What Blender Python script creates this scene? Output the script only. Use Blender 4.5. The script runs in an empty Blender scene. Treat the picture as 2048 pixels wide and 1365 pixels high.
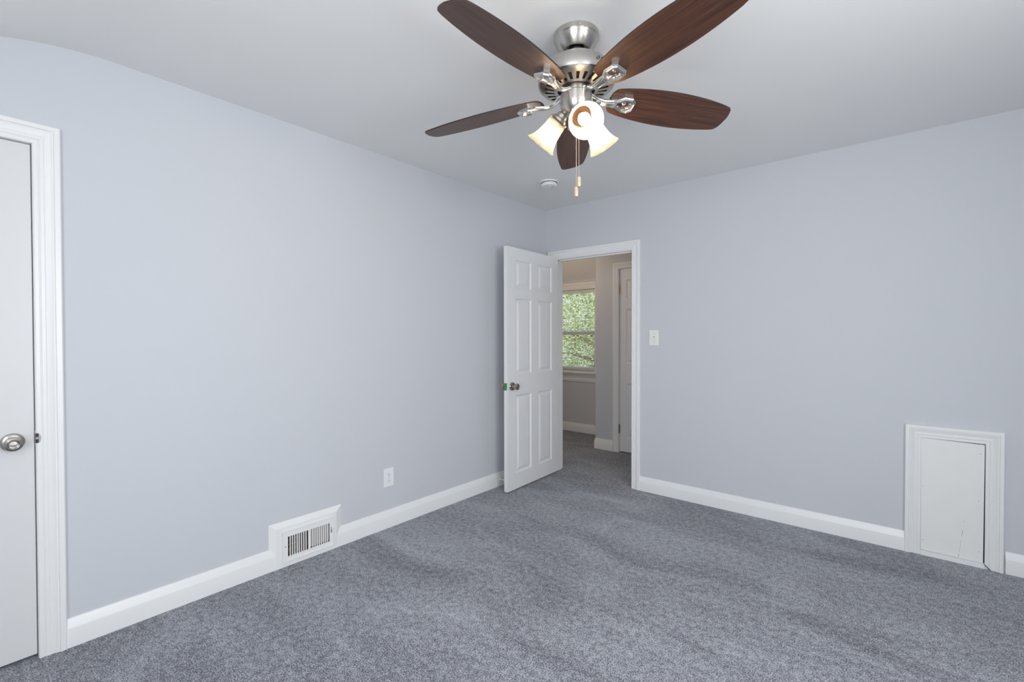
import bpy, bmesh, math, random
from mathutils import Matrix, Vector

random.seed(7)
scene = bpy.context.scene
COL = scene.collection
PI = math.pi
H = 2.44                       # room height

# ------------------------------------------------------------------ camera
CAM = Vector((2.59084, -3.5537, 1.26725))
YAW, PITCH, ROLL = 0.700480, 0.012439, -0.001732
d_ = Vector((-math.sin(YAW) * math.cos(PITCH), math.cos(YAW) * math.cos(PITCH), -math.sin(PITCH)))
r_ = Vector((math.cos(YAW), math.sin(YAW), 0))
u_ = r_.cross(d_)
r2 = r_ * math.cos(ROLL) + u_ * math.sin(ROLL)
u2 = -r_ * math.sin(ROLL) + u_ * math.cos(ROLL)
cam = bpy.data.cameras.new('camera')
cam.sensor_width = 36.0
cam.lens = 924.608 / 2048 * 36.0
cam.clip_start = 0.02
camo = bpy.data.objects.new('camera', cam)
camo.matrix_world = Matrix(((r2.x, u2.x, -d_.x, CAM.x), (r2.y, u2.y, -d_.y, CAM.y), (r2.z, u2.z, -d_.z, CAM.z), (0, 0, 0, 1)))
COL.objects.link(camo)
scene.camera = camo

# ------------------------------------------------------------------ light and exposure
scene.view_settings.view_transform = 'Standard'
scene.view_settings.look = 'None'
scene.view_settings.gamma = 1.0
scene.view_settings.use_curve_mapping = False
scene.view_settings.exposure = 0.0
scene.cycles.use_denoising = True
scene.cycles.max_bounces = 10
scene.cycles.diffuse_bounces = 6
scene.cycles.sample_clamp_indirect = 6.0

world = bpy.data.worlds.new('sky')
scene.world = world
world.use_nodes = True
wb = world.node_tree.nodes['Background']
wb.inputs[0].default_value = (0.82, 0.91, 1.0, 1)
wb.inputs[1].default_value = 1.1

def area_light(name, loc, rot, sx, sy, power, color):
    l = bpy.data.lights.new(name, 'AREA')
    l.shape = 'RECTANGLE'; l.size = sx; l.size_y = sy
    l.energy = power; l.color = color
    o = bpy.data.objects.new(name, l)
    o.location = loc; o.rotation_euler = rot
    COL.objects.link(o)
    return o

DAY = (0.95, 0.975, 1.0)
area_light('daylight_right', (3.77, -2.80, 1.42), (0, PI / 2, 0), 1.26, 1.36, 45, DAY)
area_light('daylight_near', (2.50, -4.47, 1.42), (PI / 2, 0, 0), 1.36, 1.26, 36, DAY)
sun = bpy.data.lights.new('sun', 'SUN'); sun.energy = 15.0; sun.angle = 0.01; sun.color = (1, 0.95, 0.85)
suno = bpy.data.objects.new('sun', sun); suno.rotation_euler = (math.radians(20), math.radians(-48), 0)
COL.objects.link(suno)
hl = bpy.data.lights.new('hall_lamp', 'POINT'); hl.energy = 8.0; hl.shadow_soft_size = 0.09; hl.color = (1.0, 0.73, 0.50)
hlo = bpy.data.objects.new('hall_lamp', hl); hlo.location = (-0.62, 0.46, 2.16); COL.objects.link(hlo)
BULB = 175.0                   # emission of each lit bulb of the fan

# ------------------------------------------------------------------ materials
def mat(name, color, rough=0.5, metal=0.0, spec=0.5, bump=0.0, bscale=60.0, var=0.0, vscale=3.0, coat=0.0):
    m = bpy.data.materials.new(name); m.use_nodes = True
    nt = m.node_tree; b = nt.nodes['Principled BSDF']
    b.inputs['Base Color'].default_value = (*color, 1)
    b.inputs['Roughness'].default_value = rough
    b.inputs['Metallic'].default_value = metal
    b.inputs['Specular IOR Level'].default_value = spec
    b.inputs['Coat Weight'].default_value = coat
    tc = nt.nodes.new('ShaderNodeTexCoord')
    if bump > 0:
        n = nt.nodes.new('ShaderNodeTexNoise'); n.inputs['Scale'].default_value = bscale; n.inputs['Detail'].default_value = 4
        bp = nt.nodes.new('ShaderNodeBump'); bp.inputs['Strength'].default_value = bump; bp.inputs['Distance'].default_value = 0.01
        nt.links.new(tc.outputs['Object'], n.inputs['Vector'])
        nt.links.new(n.outputs[0], bp.inputs['Height']); nt.links.new(bp.outputs[0], b.inputs['Normal'])
    if var > 0:
        n = nt.nodes.new('ShaderNodeTexNoise'); n.inputs['Scale'].default_value = vscale; n.inputs['Detail'].default_value = 3
        mx = nt.nodes.new('ShaderNodeMix'); mx.data_type = 'RGBA'
        mx.inputs[6].default_value = (*[c * (1 - var) for c in color], 1)
        mx.inputs[7].default_value = (*[min(1, c * (1 + var)) for c in color], 1)
        nt.links.new(tc.outputs['Object'], n.inputs['Vector'])
        nt.links.new(n.outputs[0], mx.inputs[0]); nt.links.new(mx.outputs[2], b.inputs['Base Color'])
    return m

M = {}
M['wall'] = mat('wall_paint', (0.590, 0.607, 0.640), 0.62, spec=0.25, bump=0.10, bscale=7, var=0.012, vscale=2)
M['ceiling'] = mat('ceiling_paint', (0.83, 0.83, 0.82), 0.8, spec=0.15, bump=0.10, bscale=6, var=0.01)
M['trim'] = mat('white_gloss_trim', (0.82, 0.82, 0.815), 0.32, spec=0.45, bump=0.03, bscale=25)
M['door'] = mat('white_door_paint', (0.80, 0.80, 0.80), 0.38, spec=0.45, bump=0.02, bscale=60)
M['slab'] = mat('dimmed_door_paint', (0.69, 0.695, 0.70), 0.42, spec=0.4, bump=0.02, bscale=40)  # the white door paint, colour darkened to offset the strong light on this door
M['hatch'] = mat('worn_white_board', (0.82, 0.815, 0.79), 0.5, spec=0.3, bump=0.06, bscale=18, var=0.03, vscale=12)
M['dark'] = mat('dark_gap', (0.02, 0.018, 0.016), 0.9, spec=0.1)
M['crack'] = mat('paint_crack', (0.13, 0.11, 0.10), 0.9, spec=0.1)
M['rust'] = mat('rusty_duct', (0.09, 0.045, 0.03), 0.85, bump=0.3, bscale=90, var=0.5, vscale=40)
M['beige'] = mat('dusty_louver', (0.47, 0.45, 0.40), 0.6)
M['nickel'] = mat('brushed_nickel', (0.56, 0.535, 0.50), 0.33, metal=1.0)
def brushed(m, amount):
    nt = m.node_tree; b = nt.nodes['Principled BSDF']
    t = nt.nodes.new('ShaderNodeTangent'); t.direction_type = 'RADIAL'; t.axis = 'Z'
    b.inputs['Anisotropic'].default_value = amount; b.inputs['Anisotropic Rotation'].default_value = 0.25
    nt.links.new(t.outputs[0], b.inputs['Tangent'])
brushed(M['nickel'], 0.75)
M['nickel_satin'] = mat('satin_nickel', (0.56, 0.54, 0.515), 0.42, metal=1.0)
brushed(M['nickel_satin'], 0.5)
M['polished'] = mat('polished_nickel', (0.74, 0.72, 0.69), 0.16, metal=1.0)
M['knob'] = mat('satin_steel', (0.40, 0.38, 0.355), 0.24, metal=1.0)
M['brass'] = mat('brass', (0.72, 0.50, 0.22), 0.3, metal=1.0)
M['blackrubber'] = mat('black_plastic', (0.012, 0.011, 0.014), 0.35)
M['motor'] = mat('motor_windings', (0.045, 0.026, 0.014), 0.6)
M['plastic'] = mat('white_plastic', (0.82, 0.83, 0.84), 0.35)
M['ivory'] = mat('ivory_plastic', (0.83, 0.83, 0.80), 0.35)
M['grey'] = mat('grey_plastic', (0.30, 0.30, 0.30), 0.5)
M['tape'] = mat('green_tape', (0.05, 0.27, 0.06), 0.5)
M['pendant'] = mat('antique_pull', (0.60, 0.47, 0.36), 0.45, metal=0.3, var=0.3, vscale=150)
M['chain'] = mat('brass_chain', (0.80, 0.70, 0.52), 0.3, metal=1.0)
M['sash'] = mat('white_vinyl', (0.80, 0.80, 0.80), 0.4)
M['slat'] = mat('white_slat', (0.72, 0.74, 0.74), 0.45)
M['bark'] = mat('bark', (0.10, 0.075, 0.05), 0.9, bump=0.6, bscale=20, var=0.3)
M['lawn'] = mat('lawn', (0.09, 0.16, 0.04), 0.95, var=0.4, vscale=4)
M['ink'] = mat('black_print', (0.008, 0.008, 0.009), 0.5)
M['liner'] = mat('brown_socket_liner', (0.030, 0.015, 0.007), 0.8, spec=0.1)
M['spring'] = mat('white_doorstop', (0.80, 0.81, 0.82), 0.3)

def carpet_material():
    m = bpy.data.materials.new('grey_blue_carpet'); m.use_nodes = True
    nt = m.node_tree; L = nt.links.new; b = nt.nodes['Principled BSDF']
    b.inputs['Roughness'].default_value = 0.95
    b.inputs['Specular IOR Level'].default_value = 0.08
    b.inputs['Sheen Weight'].default_value = 0.25
    b.inputs['Sheen Roughness'].default_value = 0.5
    tc = nt.nodes.new('ShaderNodeTexCoord')
    def noise(scale, detail=2, rough=0.5, dist=0.0, vec=None):
        n = nt.nodes.new('ShaderNodeTexNoise')
        n.inputs['Scale'].default_value = scale; n.inputs['Detail'].default_value = detail
        n.inputs['Roughness'].default_value = rough; n.inputs['Distortion'].default_value = dist
        L(vec if vec else tc.outputs['Object'], n.inputs['Vector']); return n
    tuft = noise(190, 2, 0.6)
    clump = noise(38, 3, 0.6)
    mp = nt.nodes.new('ShaderNodeMapping'); mp.inputs['Rotation'].default_value = (0, 0, 0.75); mp.inputs['Scale'].default_value = (0.8, 1.9, 1)
    L(tc.outputs['Object'], mp.inputs['Vector'])
    sweep = noise(1.6, 3, 0.55, 0.8, mp.outputs[0])
    def math_(op, a, bb):
        n = nt.nodes.new('ShaderNodeMath'); n.operation = op
        for i, v in enumerate((a, bb)):
            if hasattr(v, 'links') or hasattr(v, 'is_linked'): L(v, n.inputs[i])
            else: n.inputs[i].default_value = v
        return n.outputs[0]
    t = math_('ADD', math_('MULTIPLY', tuft.outputs[0], 0.72), math_('MULTIPLY', clump.outputs[0], 0.28))
    t = math_('ADD', t, math_('MULTIPLY', math_('SUBTRACT', sweep.outputs[0], 0.5), 0.21))
    cr = nt.nodes.new('ShaderNodeValToRGB')
    e = cr.color_ramp.elements
    e[0].position = 0.41; e[0].color = (0.066, 0.070, 0.090, 1)
    e[1].position = 0.61; e[1].color = (0.455, 0.474, 0.520, 1)
    mid = e.new(0.50); mid.color = (0.222, 0.232, 0.262, 1)
    L(t, cr.inputs[0]); L(cr.outputs[0], b.inputs['Base Color'])
    bp = nt.nodes.new('ShaderNodeBump'); bp.inputs['Strength'].default_value = 0.6; bp.inputs['Distance'].default_value = 0.006
    L(tuft.outputs[0], bp.inputs['Height']); L(bp.outputs[0], b.inputs['Normal'])
    return m
M['carpet'] = carpet_material()

def wood_material():
    m = bpy.data.materials.new('walnut_blade'); m.use_nodes = True
    nt = m.node_tree; L = nt.links.new; b = nt.nodes['Principled BSDF']
    b.inputs['Roughness'].default_value = 0.40
    b.inputs['Specular IOR Level'].default_value = 0.4
    b.inputs['Coat Weight'].default_value = 0.35
    b.inputs['Coat Roughness'].default_value = 0.42
    tc = nt.nodes.new('ShaderNodeTexCoord')
    mp = nt.nodes.new('ShaderNodeMapping'); mp.inputs['Scale'].default_value = (2.5, 70, 20)
    L(tc.outputs['Object'], mp.inputs['Vector'])
    n = nt.nodes.new('ShaderNodeTexNoise'); n.inputs['Scale'].default_value = 1.6; n.inputs['Detail'].default_value = 5; n.inputs['Roughness'].default_value = 0.6
    L(mp.outputs[0], n.inputs['Vector'])
    cr = nt.nodes.new('ShaderNodeValToRGB'); e = cr.color_ramp.elements
    e[0].position = 0.30; e[0].color = (0.030, 0.012, 0.008, 1)
    e[1].position = 0.74; e[1].color = (0.120, 0.046, 0.022, 1)
    L(n.outputs[0], cr.inputs[0]); L(cr.outputs[0], b.inputs['Base Color'])
    return m
M['wood'] = wood_material()

M['edge'] = mat('dark_blade_edge', (0.022, 0.015, 0.014), 0.5)

def shade_material():
    m = bpy.data.materials.new('frosted_amber_glass'); m.use_nodes = True
    nt = m.node_tree; L = nt.links.new
    nt.nodes.remove(nt.nodes['Principled BSDF'])
    out = nt.nodes['Material Output']
    tc = nt.nodes.new('ShaderNodeTexCoord')
    n = nt.nodes.new('ShaderNodeTexNoise'); n.inputs['Scale'].default_value = 22; n.inputs['Detail'].default_value = 3; n.inputs['Distortion'].default_value = 2.5
    L(tc.outputs['Object'], n.inputs['Vector'])
    cr = nt.nodes.new('ShaderNodeValToRGB'); e = cr.color_ramp.elements
    e[0].position = 0.3; e[0].color = (0.150, 0.134, 0.112, 1); e[1].position = 0.62; e[1].color = (0.200, 0.186, 0.165, 1)
    L(n.outputs[0], cr.inputs[0])
    df = nt.nodes.new('ShaderNodeBsdfDiffuse'); tr = nt.nodes.new('ShaderNodeBsdfTranslucent'); gl = nt.nodes.new('ShaderNodeBsdfGlossy')
    gl.inputs['Roughness'].default_value = 0.35
    L(cr.outputs[0], df.inputs[0]); L(cr.outputs[0], tr.inputs[0])
    m1 = nt.nodes.new('ShaderNodeMixShader'); m1.inputs[0].default_value = 0.55
    m2 = nt.nodes.new('ShaderNodeMixShader'); m2.inputs[0].default_value = 0.05
    L(df.outputs[0], m1.inputs[1]); L(tr.outputs[0], m1.inputs[2])
    L(m1.outputs[0], m2.inputs[1]); L(gl.outputs[0], m2.inputs[2])
    tp = nt.nodes.new('ShaderNodeBsdfTransparent'); tp.inputs[0].default_value = (1.0, 0.86, 0.66, 1)
    m3 = nt.nodes.new('ShaderNodeMixShader'); m3.inputs[0].default_value = 0.12
    L(m2.outputs[0], m3.inputs[1]); L(tp.outputs[0], m3.inputs[2]); L(m3.outputs[0], out.inputs[0])
    return m
M['shade'] = shade_material()

def emission_material(name, color, strength):
    m = bpy.data.materials.new(name); m.use_nodes = True
    nt = m.node_tree; b = nt.nodes['Principled BSDF']
    b.inputs['Base Color'].default_value = (1, 1, 1, 1)
    b.inputs['Emission Color'].default_value = (*color, 1)
    b.inputs['Emission Strength'].default_value = strength
    return m
M['bulb'] = emission_material('lit_bulb', (1.0, 0.79, 0.55), BULB)

def leaf_material(name, c1, c2):
    m = bpy.data.materials.new(name); m.use_nodes = True
    nt = m.node_tree; L = nt.links.new
    nt.nodes.remove(nt.nodes['Principled BSDF']); out = nt.nodes['Material Output']
    tc = nt.nodes.new('ShaderNodeTexCoord')
    n = nt.nodes.new('ShaderNodeTexNoise'); n.inputs['Scale'].default_value = 9.0
    L(tc.outputs['Object'], n.inputs['Vector'])
    cr = nt.nodes.new('ShaderNodeValToRGB'); e = cr.color_ramp.elements
    e[0].position = 0.38; e[0].color = (*c1, 1); e[1].position = 0.60; e[1].color = (*c2, 1)
    L(n.outputs[0], cr.inputs[0])
    df = nt.nodes.new('ShaderNodeBsdfDiffuse'); tr = nt.nodes.new('ShaderNodeBsdfTranslucent')
    L(cr.outputs[0], df.inputs[0]); L(cr.outputs[0], tr.inputs[0])
    mx = nt.nodes.new('ShaderNodeMixShader'); mx.inputs[0].default_value = 0.4
    L(df.outputs[0], mx.inputs[1]); L(tr.outputs[0], mx.inputs[2]); L(mx.outputs[0], out.inputs[0])
    return m
M['leaf'] = leaf_material('sunlit_leaves', (0.10, 0.19, 0.06), (0.62, 0.68, 0.34))

def glass_material():
    m = bpy.data.materials.new('window_glass'); m.use_nodes = True
    nt = m.node_tree; L = nt.links.new
    nt.nodes.remove(nt.nodes['Principled BSDF']); out = nt.nodes['Material Output']
    t = nt.nodes.new('ShaderNodeBsdfTransparent'); t.inputs[0].default_value = (0.95, 0.97, 0.96, 1)
    g = nt.nodes.new('ShaderNodeBsdfGlossy'); g.inputs['Roughness'].default_value = 0.02
    mx = nt.nodes.new('ShaderNodeMixShader'); mx.inputs[0].default_value = 0.05
    L(t.outputs[0], mx.inputs[1]); L(g.outputs[0], mx.inputs[2]); L(mx.outputs[0], out.inputs[0])
    return m
M['glass'] = glass_material()

# ------------------------------------------------------------------ mesh helpers
def add_box(bm, lo, hi):
    x0, y0, z0 = lo; x1, y1, z1 = hi
    vs = [bm.verts.new(p) for p in ((x0, y0, z0), (x1, y0, z0), (x1, y1, z0), (x0, y1, z0), (x0, y0, z1), (x1, y0, z1), (x1, y1, z1), (x0, y1, z1))]
    for f in ((0, 3, 2, 1), (4, 5, 6, 7), (0, 1, 5, 4), (1, 2, 6, 5), (2, 3, 7, 6), (3, 0, 4, 7)):
        bm.faces.new([vs[i] for i in f])
    return vs

def box_bm(lo, hi, bevel=0.0, seg=2):
    bm = bmesh.new(); add_box(bm, lo, hi)
    if bevel > 0:
        bmesh.ops.bevel(bm, geom=list(bm.edges), offset=bevel, segments=seg, affect='EDGES', profile=0.5)
    return bm

def add_lathe(bm, prof, seg=40, mx=None, cap=True):
    """prof: list of (r, z); z along the local axis"""
    mx = mx or Matrix.Identity(4)
    rings = []
    for r, z in prof:
        if r < 1e-6:
            rings.append([bm.verts.new(mx @ Vector((0, 0, z)))])
        else:
            rings.append([bm.verts.new(mx @ Vector((r * math.cos(2 * PI * i / seg), r * math.sin(2 * PI * i / seg), z))) for i in range(seg)])
    for a, b in zip(rings[:-1], rings[1:]):
        for i in range(seg):
            j = (i + 1) % seg
            if len(a) == 1 and len(b) == 1: continue
            if len(a) == 1: bm.faces.new((a[0], b[j], b[i]))
            elif len(b) == 1: bm.faces.new((a[i], a[j], b[0]))
            else: bm.faces.new((a[i], a[j], b[j], b[i]))
    return rings

def add_tube(bm, pts, rad, seg=10, caps=True):
    """round bar through pts; rad a number or a list"""
    pts = [Vector(p) for p in pts]
    n = len(pts); rad = rad if isinstance(rad, (list, tuple)) else [rad] * n
    rings = []; ref = None
    for i, p in enumerate(pts):
        t = (pts[min(i + 1, n - 1)] - pts[max(i - 1, 0)]).normalized()
        if ref is None:
            ref = Vector((0, 0, 1)) if abs(t.z) < 0.9 else Vector((1, 0, 0))
        a = (ref - t * ref.dot(t)).normalized(); b = t.cross(a); ref = a
        rings.append([bm.verts.new(p + (a * math.cos(2 * PI * k / seg) + b * math.sin(2 * PI * k / seg)) * rad[i]) for k in range(seg)])
    for a, b in zip(rings[:-1], rings[1:]):
        for i in range(seg):
            j = (i + 1) % seg; bm.faces.new((a[i], a[j], b[j], b[i]))
    if caps:
        bm.faces.new(rings[0][::-1]); bm.faces.new(rings[-1])

def add_prism(bm, poly, mp, h0, h1):
    """poly (a, b) extruded between h0 and h1; mp(a, b, h) gives the point"""
    lo = [bm.verts.new(mp(a, b, h0)) for a, b in poly]; hi = [bm.verts.new(mp(a, b, h1)) for a, b in poly]
    n = len(poly)
    bm.faces.new(lo[::-1]); bm.faces.new(hi)
    for i in range(n):
        j = (i + 1) % n; bm.faces.new((lo[i], lo[j], hi[j], hi[i]))

def world_loc(o):
    v = Vector((0, 0, 0))
    while o: v += o.location; o = o.parent
    return v

def obj(name, bm, m, parent=None, smooth=None, matrix=None):
    bmesh.ops.recalc_face_normals(bm, faces=list(bm.faces))
    me = bpy.data.meshes.new(name); bm.to_mesh(me); bm.free()
    for mm in (m if isinstance(m, (list, tuple)) else [m]): me.materials.append(mm)
    if smooth is not None:
        for p in me.polygons: p.use_smooth = True
        me.set_sharp_from_angle(angle=math.radians(smooth))
    o = bpy.data.objects.new(name, me); COL.objects.link(o)
    if matrix is not None: o.matrix_basis = matrix
    if parent is not None:
        o.parent = parent
        o.matrix_parent_inverse = PARENT_INV.get(parent.name, Matrix.Identity(4))
    return o

PARENT_INV = {}
def thing(name, loc, label, cat, group=None, kind=None):
    o = bpy.data.objects.new(name, None); o.empty_display_size = 0.05
    o.location = loc; COL.objects.link(o)
    PARENT_INV[o.name] = Matrix.Translation(-Vector(loc))
    return tag(o, label, cat, group, kind)

def tag(o, label, cat, group=None, kind=None):
    o['label'] = label; o['category'] = cat
    if group: o['group'] = group
    if kind: o['kind'] = kind
    return o

def struct(o, label, cat): return tag(o, label, cat, None, 'structure')

def wall_bm(mp, a0, a1, z0, z1, t0, t1, openings=()):
    """wall in (a, z) with thickness t0..t1 and rectangular openings (a0, a1, z0, z1)"""
    bm = bmesh.new()
    xs = sorted({a0, a1, *[o[0] for o in openings], *[o[1] for o in openings]})
    zs = sorted({z0, z1, *[o[2] for o in openings], *[o[3] for o in openings]})
    for i in range(len(xs) - 1):
        for k in range(len(zs) - 1):
            ca, cz = (xs[i] + xs[i + 1]) / 2, (zs[k] + zs[k + 1]) / 2
            if any(o[0] < ca < o[1] and o[2] < cz < o[3] for o in openings): continue
            add_prism(bm, [(xs[i], zs[k]), (xs[i + 1], zs[k]), (xs[i + 1], zs[k + 1]), (xs[i], zs[k + 1])], mp, t0, t1)
    bmesh.ops.remove_doubles(bm, verts=list(bm.verts), dist=1e-5)
    seen = {}
    for f in list(bm.faces):                     # drop the doubled inner faces
        k = tuple(sorted(v.index for v in f.verts)) if False else tuple(sorted((round(v.co.x, 4), round(v.co.y, 4), round(v.co.z, 4)) for v in f.verts))
        seen.setdefault(k, []).append(f)
    for k, fs in seen.items():
        if len(fs) > 1:
            for f in fs: bm.faces.remove(f)
    return bm

# wall frames: (along, up, out of the wall towards the viewer)
BACK = lambda a, z, d: Vector((a, -d, z))          # the wall with the open doorway, y = 0
LEFT = lambda a, z, d: Vector((d, a, z))           # the long wall on the left, x = 0
HALL = lambda a, z, d: Vector((a, 1.004 - d, z))   # hall wall with the closet door
FAR = lambda a, z, d: Vector((a, 1.625 - d, z))    # far wall with the window

def casing_bm(mp, aL, aR, zt, prof, zb=0.0, closed=False):
    """mitred door casing: profile (u outward from the opening, d out of the wall)"""
    bm = bmesh.new(); rows = []
    for u, d in prof:
        if closed:
            pts = [(aL - u, zb - u), (aL - u, zt + u), (aR + u, zt + u), (aR + u, zb - u)]
        else:
            pts = [(aL - u, zb), (aL - u, zt + u), (aR + u, zt + u), (aR + u, zb)]
        rows.append([bm.verts.new(mp(a, z, d)) for a, z in pts])
    n = len(rows); m = 4
    for i in range(n):
        a, b = rows[i], rows[(i + 1) % n]
        for k in range(m if closed else m - 1):
            kk = (k + 1) % m
            bm.faces.new((a[k], a[kk], b[kk], b[k]))
    if not closed:
        bm.faces.new([r[0] for r in rows]); bm.faces.new([r[-1] for r in rows][::-1])
    return bm

def casing_profile(w, t=0.020):
    """stepped colonial profile, thicker towards the outside"""
    k = w / 0.080
    return [(0.0, -0.001), (0.0, 0.009), (0.004 * k, 0.0115), (0.014 * k, 0.0115), (0.017 * k, 0.009), (0.021 * k, 0.0125),
            (0.030 * k, 0.013), (0.034 * k, 0.011), (0.046 * k, 0.0135), (0.054 * k, 0.0175), (0.058 * k, 0.0165),
            (0.061 * k, t), (0.076 * k, t), (0.080 * k, t - 0.004), (0.080 * k, -0.001)]

BASE_PROF = [(0.0, -0.001), (0.0, 0.018), (0.074, 0.018), (0.080, 0.0165), (0.106, 0.0075), (0.113, 0.005), (0.115, -0.001)]  # (z, d)
def baseboard_bm(mp, a0, a1):
    bm = bmesh.new()
    A = [bm.verts.new(mp(a0, z, d)) for z, d in BASE_PROF]; B = [bm.verts.new(mp(a1, z, d)) for z, d in BASE_PROF]
    n = len(BASE_PROF)
    for i in range(n):
        j = (i + 1) % n; bm.faces.new((A[i], A[j], B[j], B[i]))
    bm.faces.new(A[::-1]); bm.faces.new(B)
    return bm

# ------------------------------------------------------------------ room shell
DR_L, DR_R, DR_T = 0.129, 0.889, 1.966             # clear doorway in the back wall
XR, YN = 3.75, -4.45                               # right wall, near wall

fl = obj('floor', box_bm((-1.6, YN - 0.1, -0.12), (XR + 0.1, 1.75, 0.0)), M['carpet'])
struct(fl, 'grey-blue speckled carpet over the whole floor', 'floor')

bm = bmesh.new()                                   # ceiling, sagging a little over the closed door
nx, ny = 48, 56
def sag(x, y):
    d = min(max(0.0, -3.13 - y), 0.42)
    return 0.45 * d * d * math.exp(-(x / 0.30) ** 2)
xs = [(i / nx) ** 1.6 * (XR + 0.1) - 0.0 for i in range(nx + 1)]
ys = [0.0 + (YN - 0.1) * i / ny for i in range(ny + 1)]
g = [[bm.verts.new((x, y, H - sag(x, y))) for y in ys] for x in xs]
for i in range(nx):
    for j in range(ny): bm.faces.new((g[i][j], g[i + 1][j], g[i + 1][j + 1], g[i][j + 1]))
ext = bmesh.ops.extrude_face_region(bm, geom=list(bm.faces))
for v in [e for e in ext['geom'] if isinstance(e, bmesh.types.BMVert)]: v.co.z = H + 0.12
struct(obj('ceiling', bm, M['ceiling'], smooth=30), 'flat white ceiling of the bedroom', 'ceiling')

LD_T, LD_R, LD_L = 2.018, -3.3755, -4.145           # closed door in the left wall
struct(obj('wall_left', wall_bm(LEFT, YN, 0.0, 0, H + 0.02, -0.11, 0.0, [(LD_L, LD_R, -1, LD_T)]), M['wall']),
       'pale grey-blue wall on the left, behind the floor register', 'wall')
struct(obj('wall_back', wall_bm(BACK, -0.11, XR + 0.1, 0, H + 0.02, -0.11, 0.0, [(DR_L - 0.012, DR_R + 0.012, -1, DR_T + 0.012)]), M['wall']),
       'pale grey-blue wall with the open doorway and the access hatch', 'wall')
RIGHT = lambda a, z, d: Vector((XR - d, a, z))
NEAR = lambda a, z, d: Vector((a, YN + d, z))
struct(obj('wall_right', wall_bm(RIGHT, YN, 0.0, 0, H + 0.02, -0.11, 0, [(-3.5, -2.1, 0.77, 2.07)]), M['wall']),
       'pale grey-blue wall to the right of the camera, with a window', 'wall')
struct(obj('wall_near', wall_bm(NEAR, -0.11, XR + 0.1, 0, H + 0.02, -0.11, 0, [(1.8, 3.2, 0.77, 2.07)]), M['wall']),
       'pale grey-blue wall behind the camera, with a window', 'wall')

# hall beyond the doorway
struct(obj('wall_hall', wall_bm(HALL, -0.028, 1.60, 0, H, -0.62, 0.0, [(0.262, 1.034, -1, 1.985)]), M['wall']),
       'hall wall across from the doorway, holding the hinged hall door', 'wall')
WX0, WX1, WZ0, WZ1 = -1.16, -0.392, 0.800, 1.880
struct(obj('wall_far', wall_bm(FAR, -1.6, -0.02, 0, 2.02, -0.11, 0.0, [(WX0, WX1, WZ0, WZ1)]), M['wall']),
       'low far wall of the hall, under the slanted ceiling', 'wall')
bm = bmesh.new(); add_box(bm, (-1.6, 0.11, 0), (-1.5, 1.75, H))
struct(obj('wall_hall_left', bm, M['wall']), 'end wall of the hall on the left', 'wall')
bm = bmesh.new(); add_box(bm, (-1.6, -0.02, 0), (-0.11, 0.11, H))
struct(obj('wall_hall_near', bm, M['wall']), 'near wall of the hall, left of the doorway', 'wall')
bm = bmesh.new(); add_box(bm, (1.5, 0.11, 0), (1.6, 1.05, H))
struct(obj('wall_hall_right', bm, M['wall']), 'end wall of the hall on the right', 'wall')
bm = bmesh.new(); add_box(bm, (-1.6, 0.0, H), (1.6, 1.70, H + 0.1))
struct(obj('ceiling_hall', bm, M['ceiling']), 'flat white ceiling of the hall', 'ceiling')
bm = bmesh.new()
add_prism(bm, [(1.06, 2.44), (1.75, 1.883), (1.75, 2.44)], lambda a, b, h: Vector((h, a, b)), -1.5, -0.028)
struct(obj('ceiling_slope', bm, M['ceiling']), 'slanted ceiling above the hall window', 'ceiling')

# ------------------------------------------------------------------ trim
struct(obj('baseboard_left', baseboard_bm(LEFT, -3.298, -2.479), M['trim'], smooth=25), 'white baseboard between the closed door and the floor register', 'baseboard')
struct(obj('baseboard_left', baseboard_bm(LEFT, -2.133, 0.0), M['trim'], smooth=25), 'white baseboard from the floor register to the corner behind the open door', 'baseboard')
struct(obj('baseboard_back', baseboard_bm(BACK, 0.962, 2.612), M['trim'], smooth=25), 'white baseboard between the doorway and the access hatch', 'baseboard')
struct(obj('baseboard_back', baseboard_bm(BACK, 3.018, XR), M['trim'], smooth=25), 'short white baseboard to the right of the access hatch', 'baseboard')
struct(obj('baseboard_far', baseboard_bm(FAR, -1.5, -0.028), M['trim'], smooth=25), 'white baseboard under the hall window', 'baseboard')
bm = bmesh.new()                                   # wraps round the outside corner of the hall wall
cx0, cy0 = -0.028, 1.004
rows = []
for (z, d) in BASE_PROF:
    pts = [(0.192, cy0 - d), (cx0, cy0 - d)]
    for k in range(1, 6):
        a = -PI / 2 - k * PI / 12
        pts.append((cx0 + d * math.cos(a), cy0 + d * math.sin(a)))
    pts += [(cx0 - d, cy0), (cx0 - d, 1.6)]
    rows.append([bm.verts.new((x, y, z)) for x, y in pts])
for a, b in zip(rows, rows[1:] + rows[:1]):
    for k in range(len(a) - 1): bm.faces.new((a[k], a[k + 1], b[k + 1], b[k]))
struct(obj('baseboard_hall', bm, M['trim'], smooth=25), 'white baseboard wrapping round the hall wall corner', 'baseboard')

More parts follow.
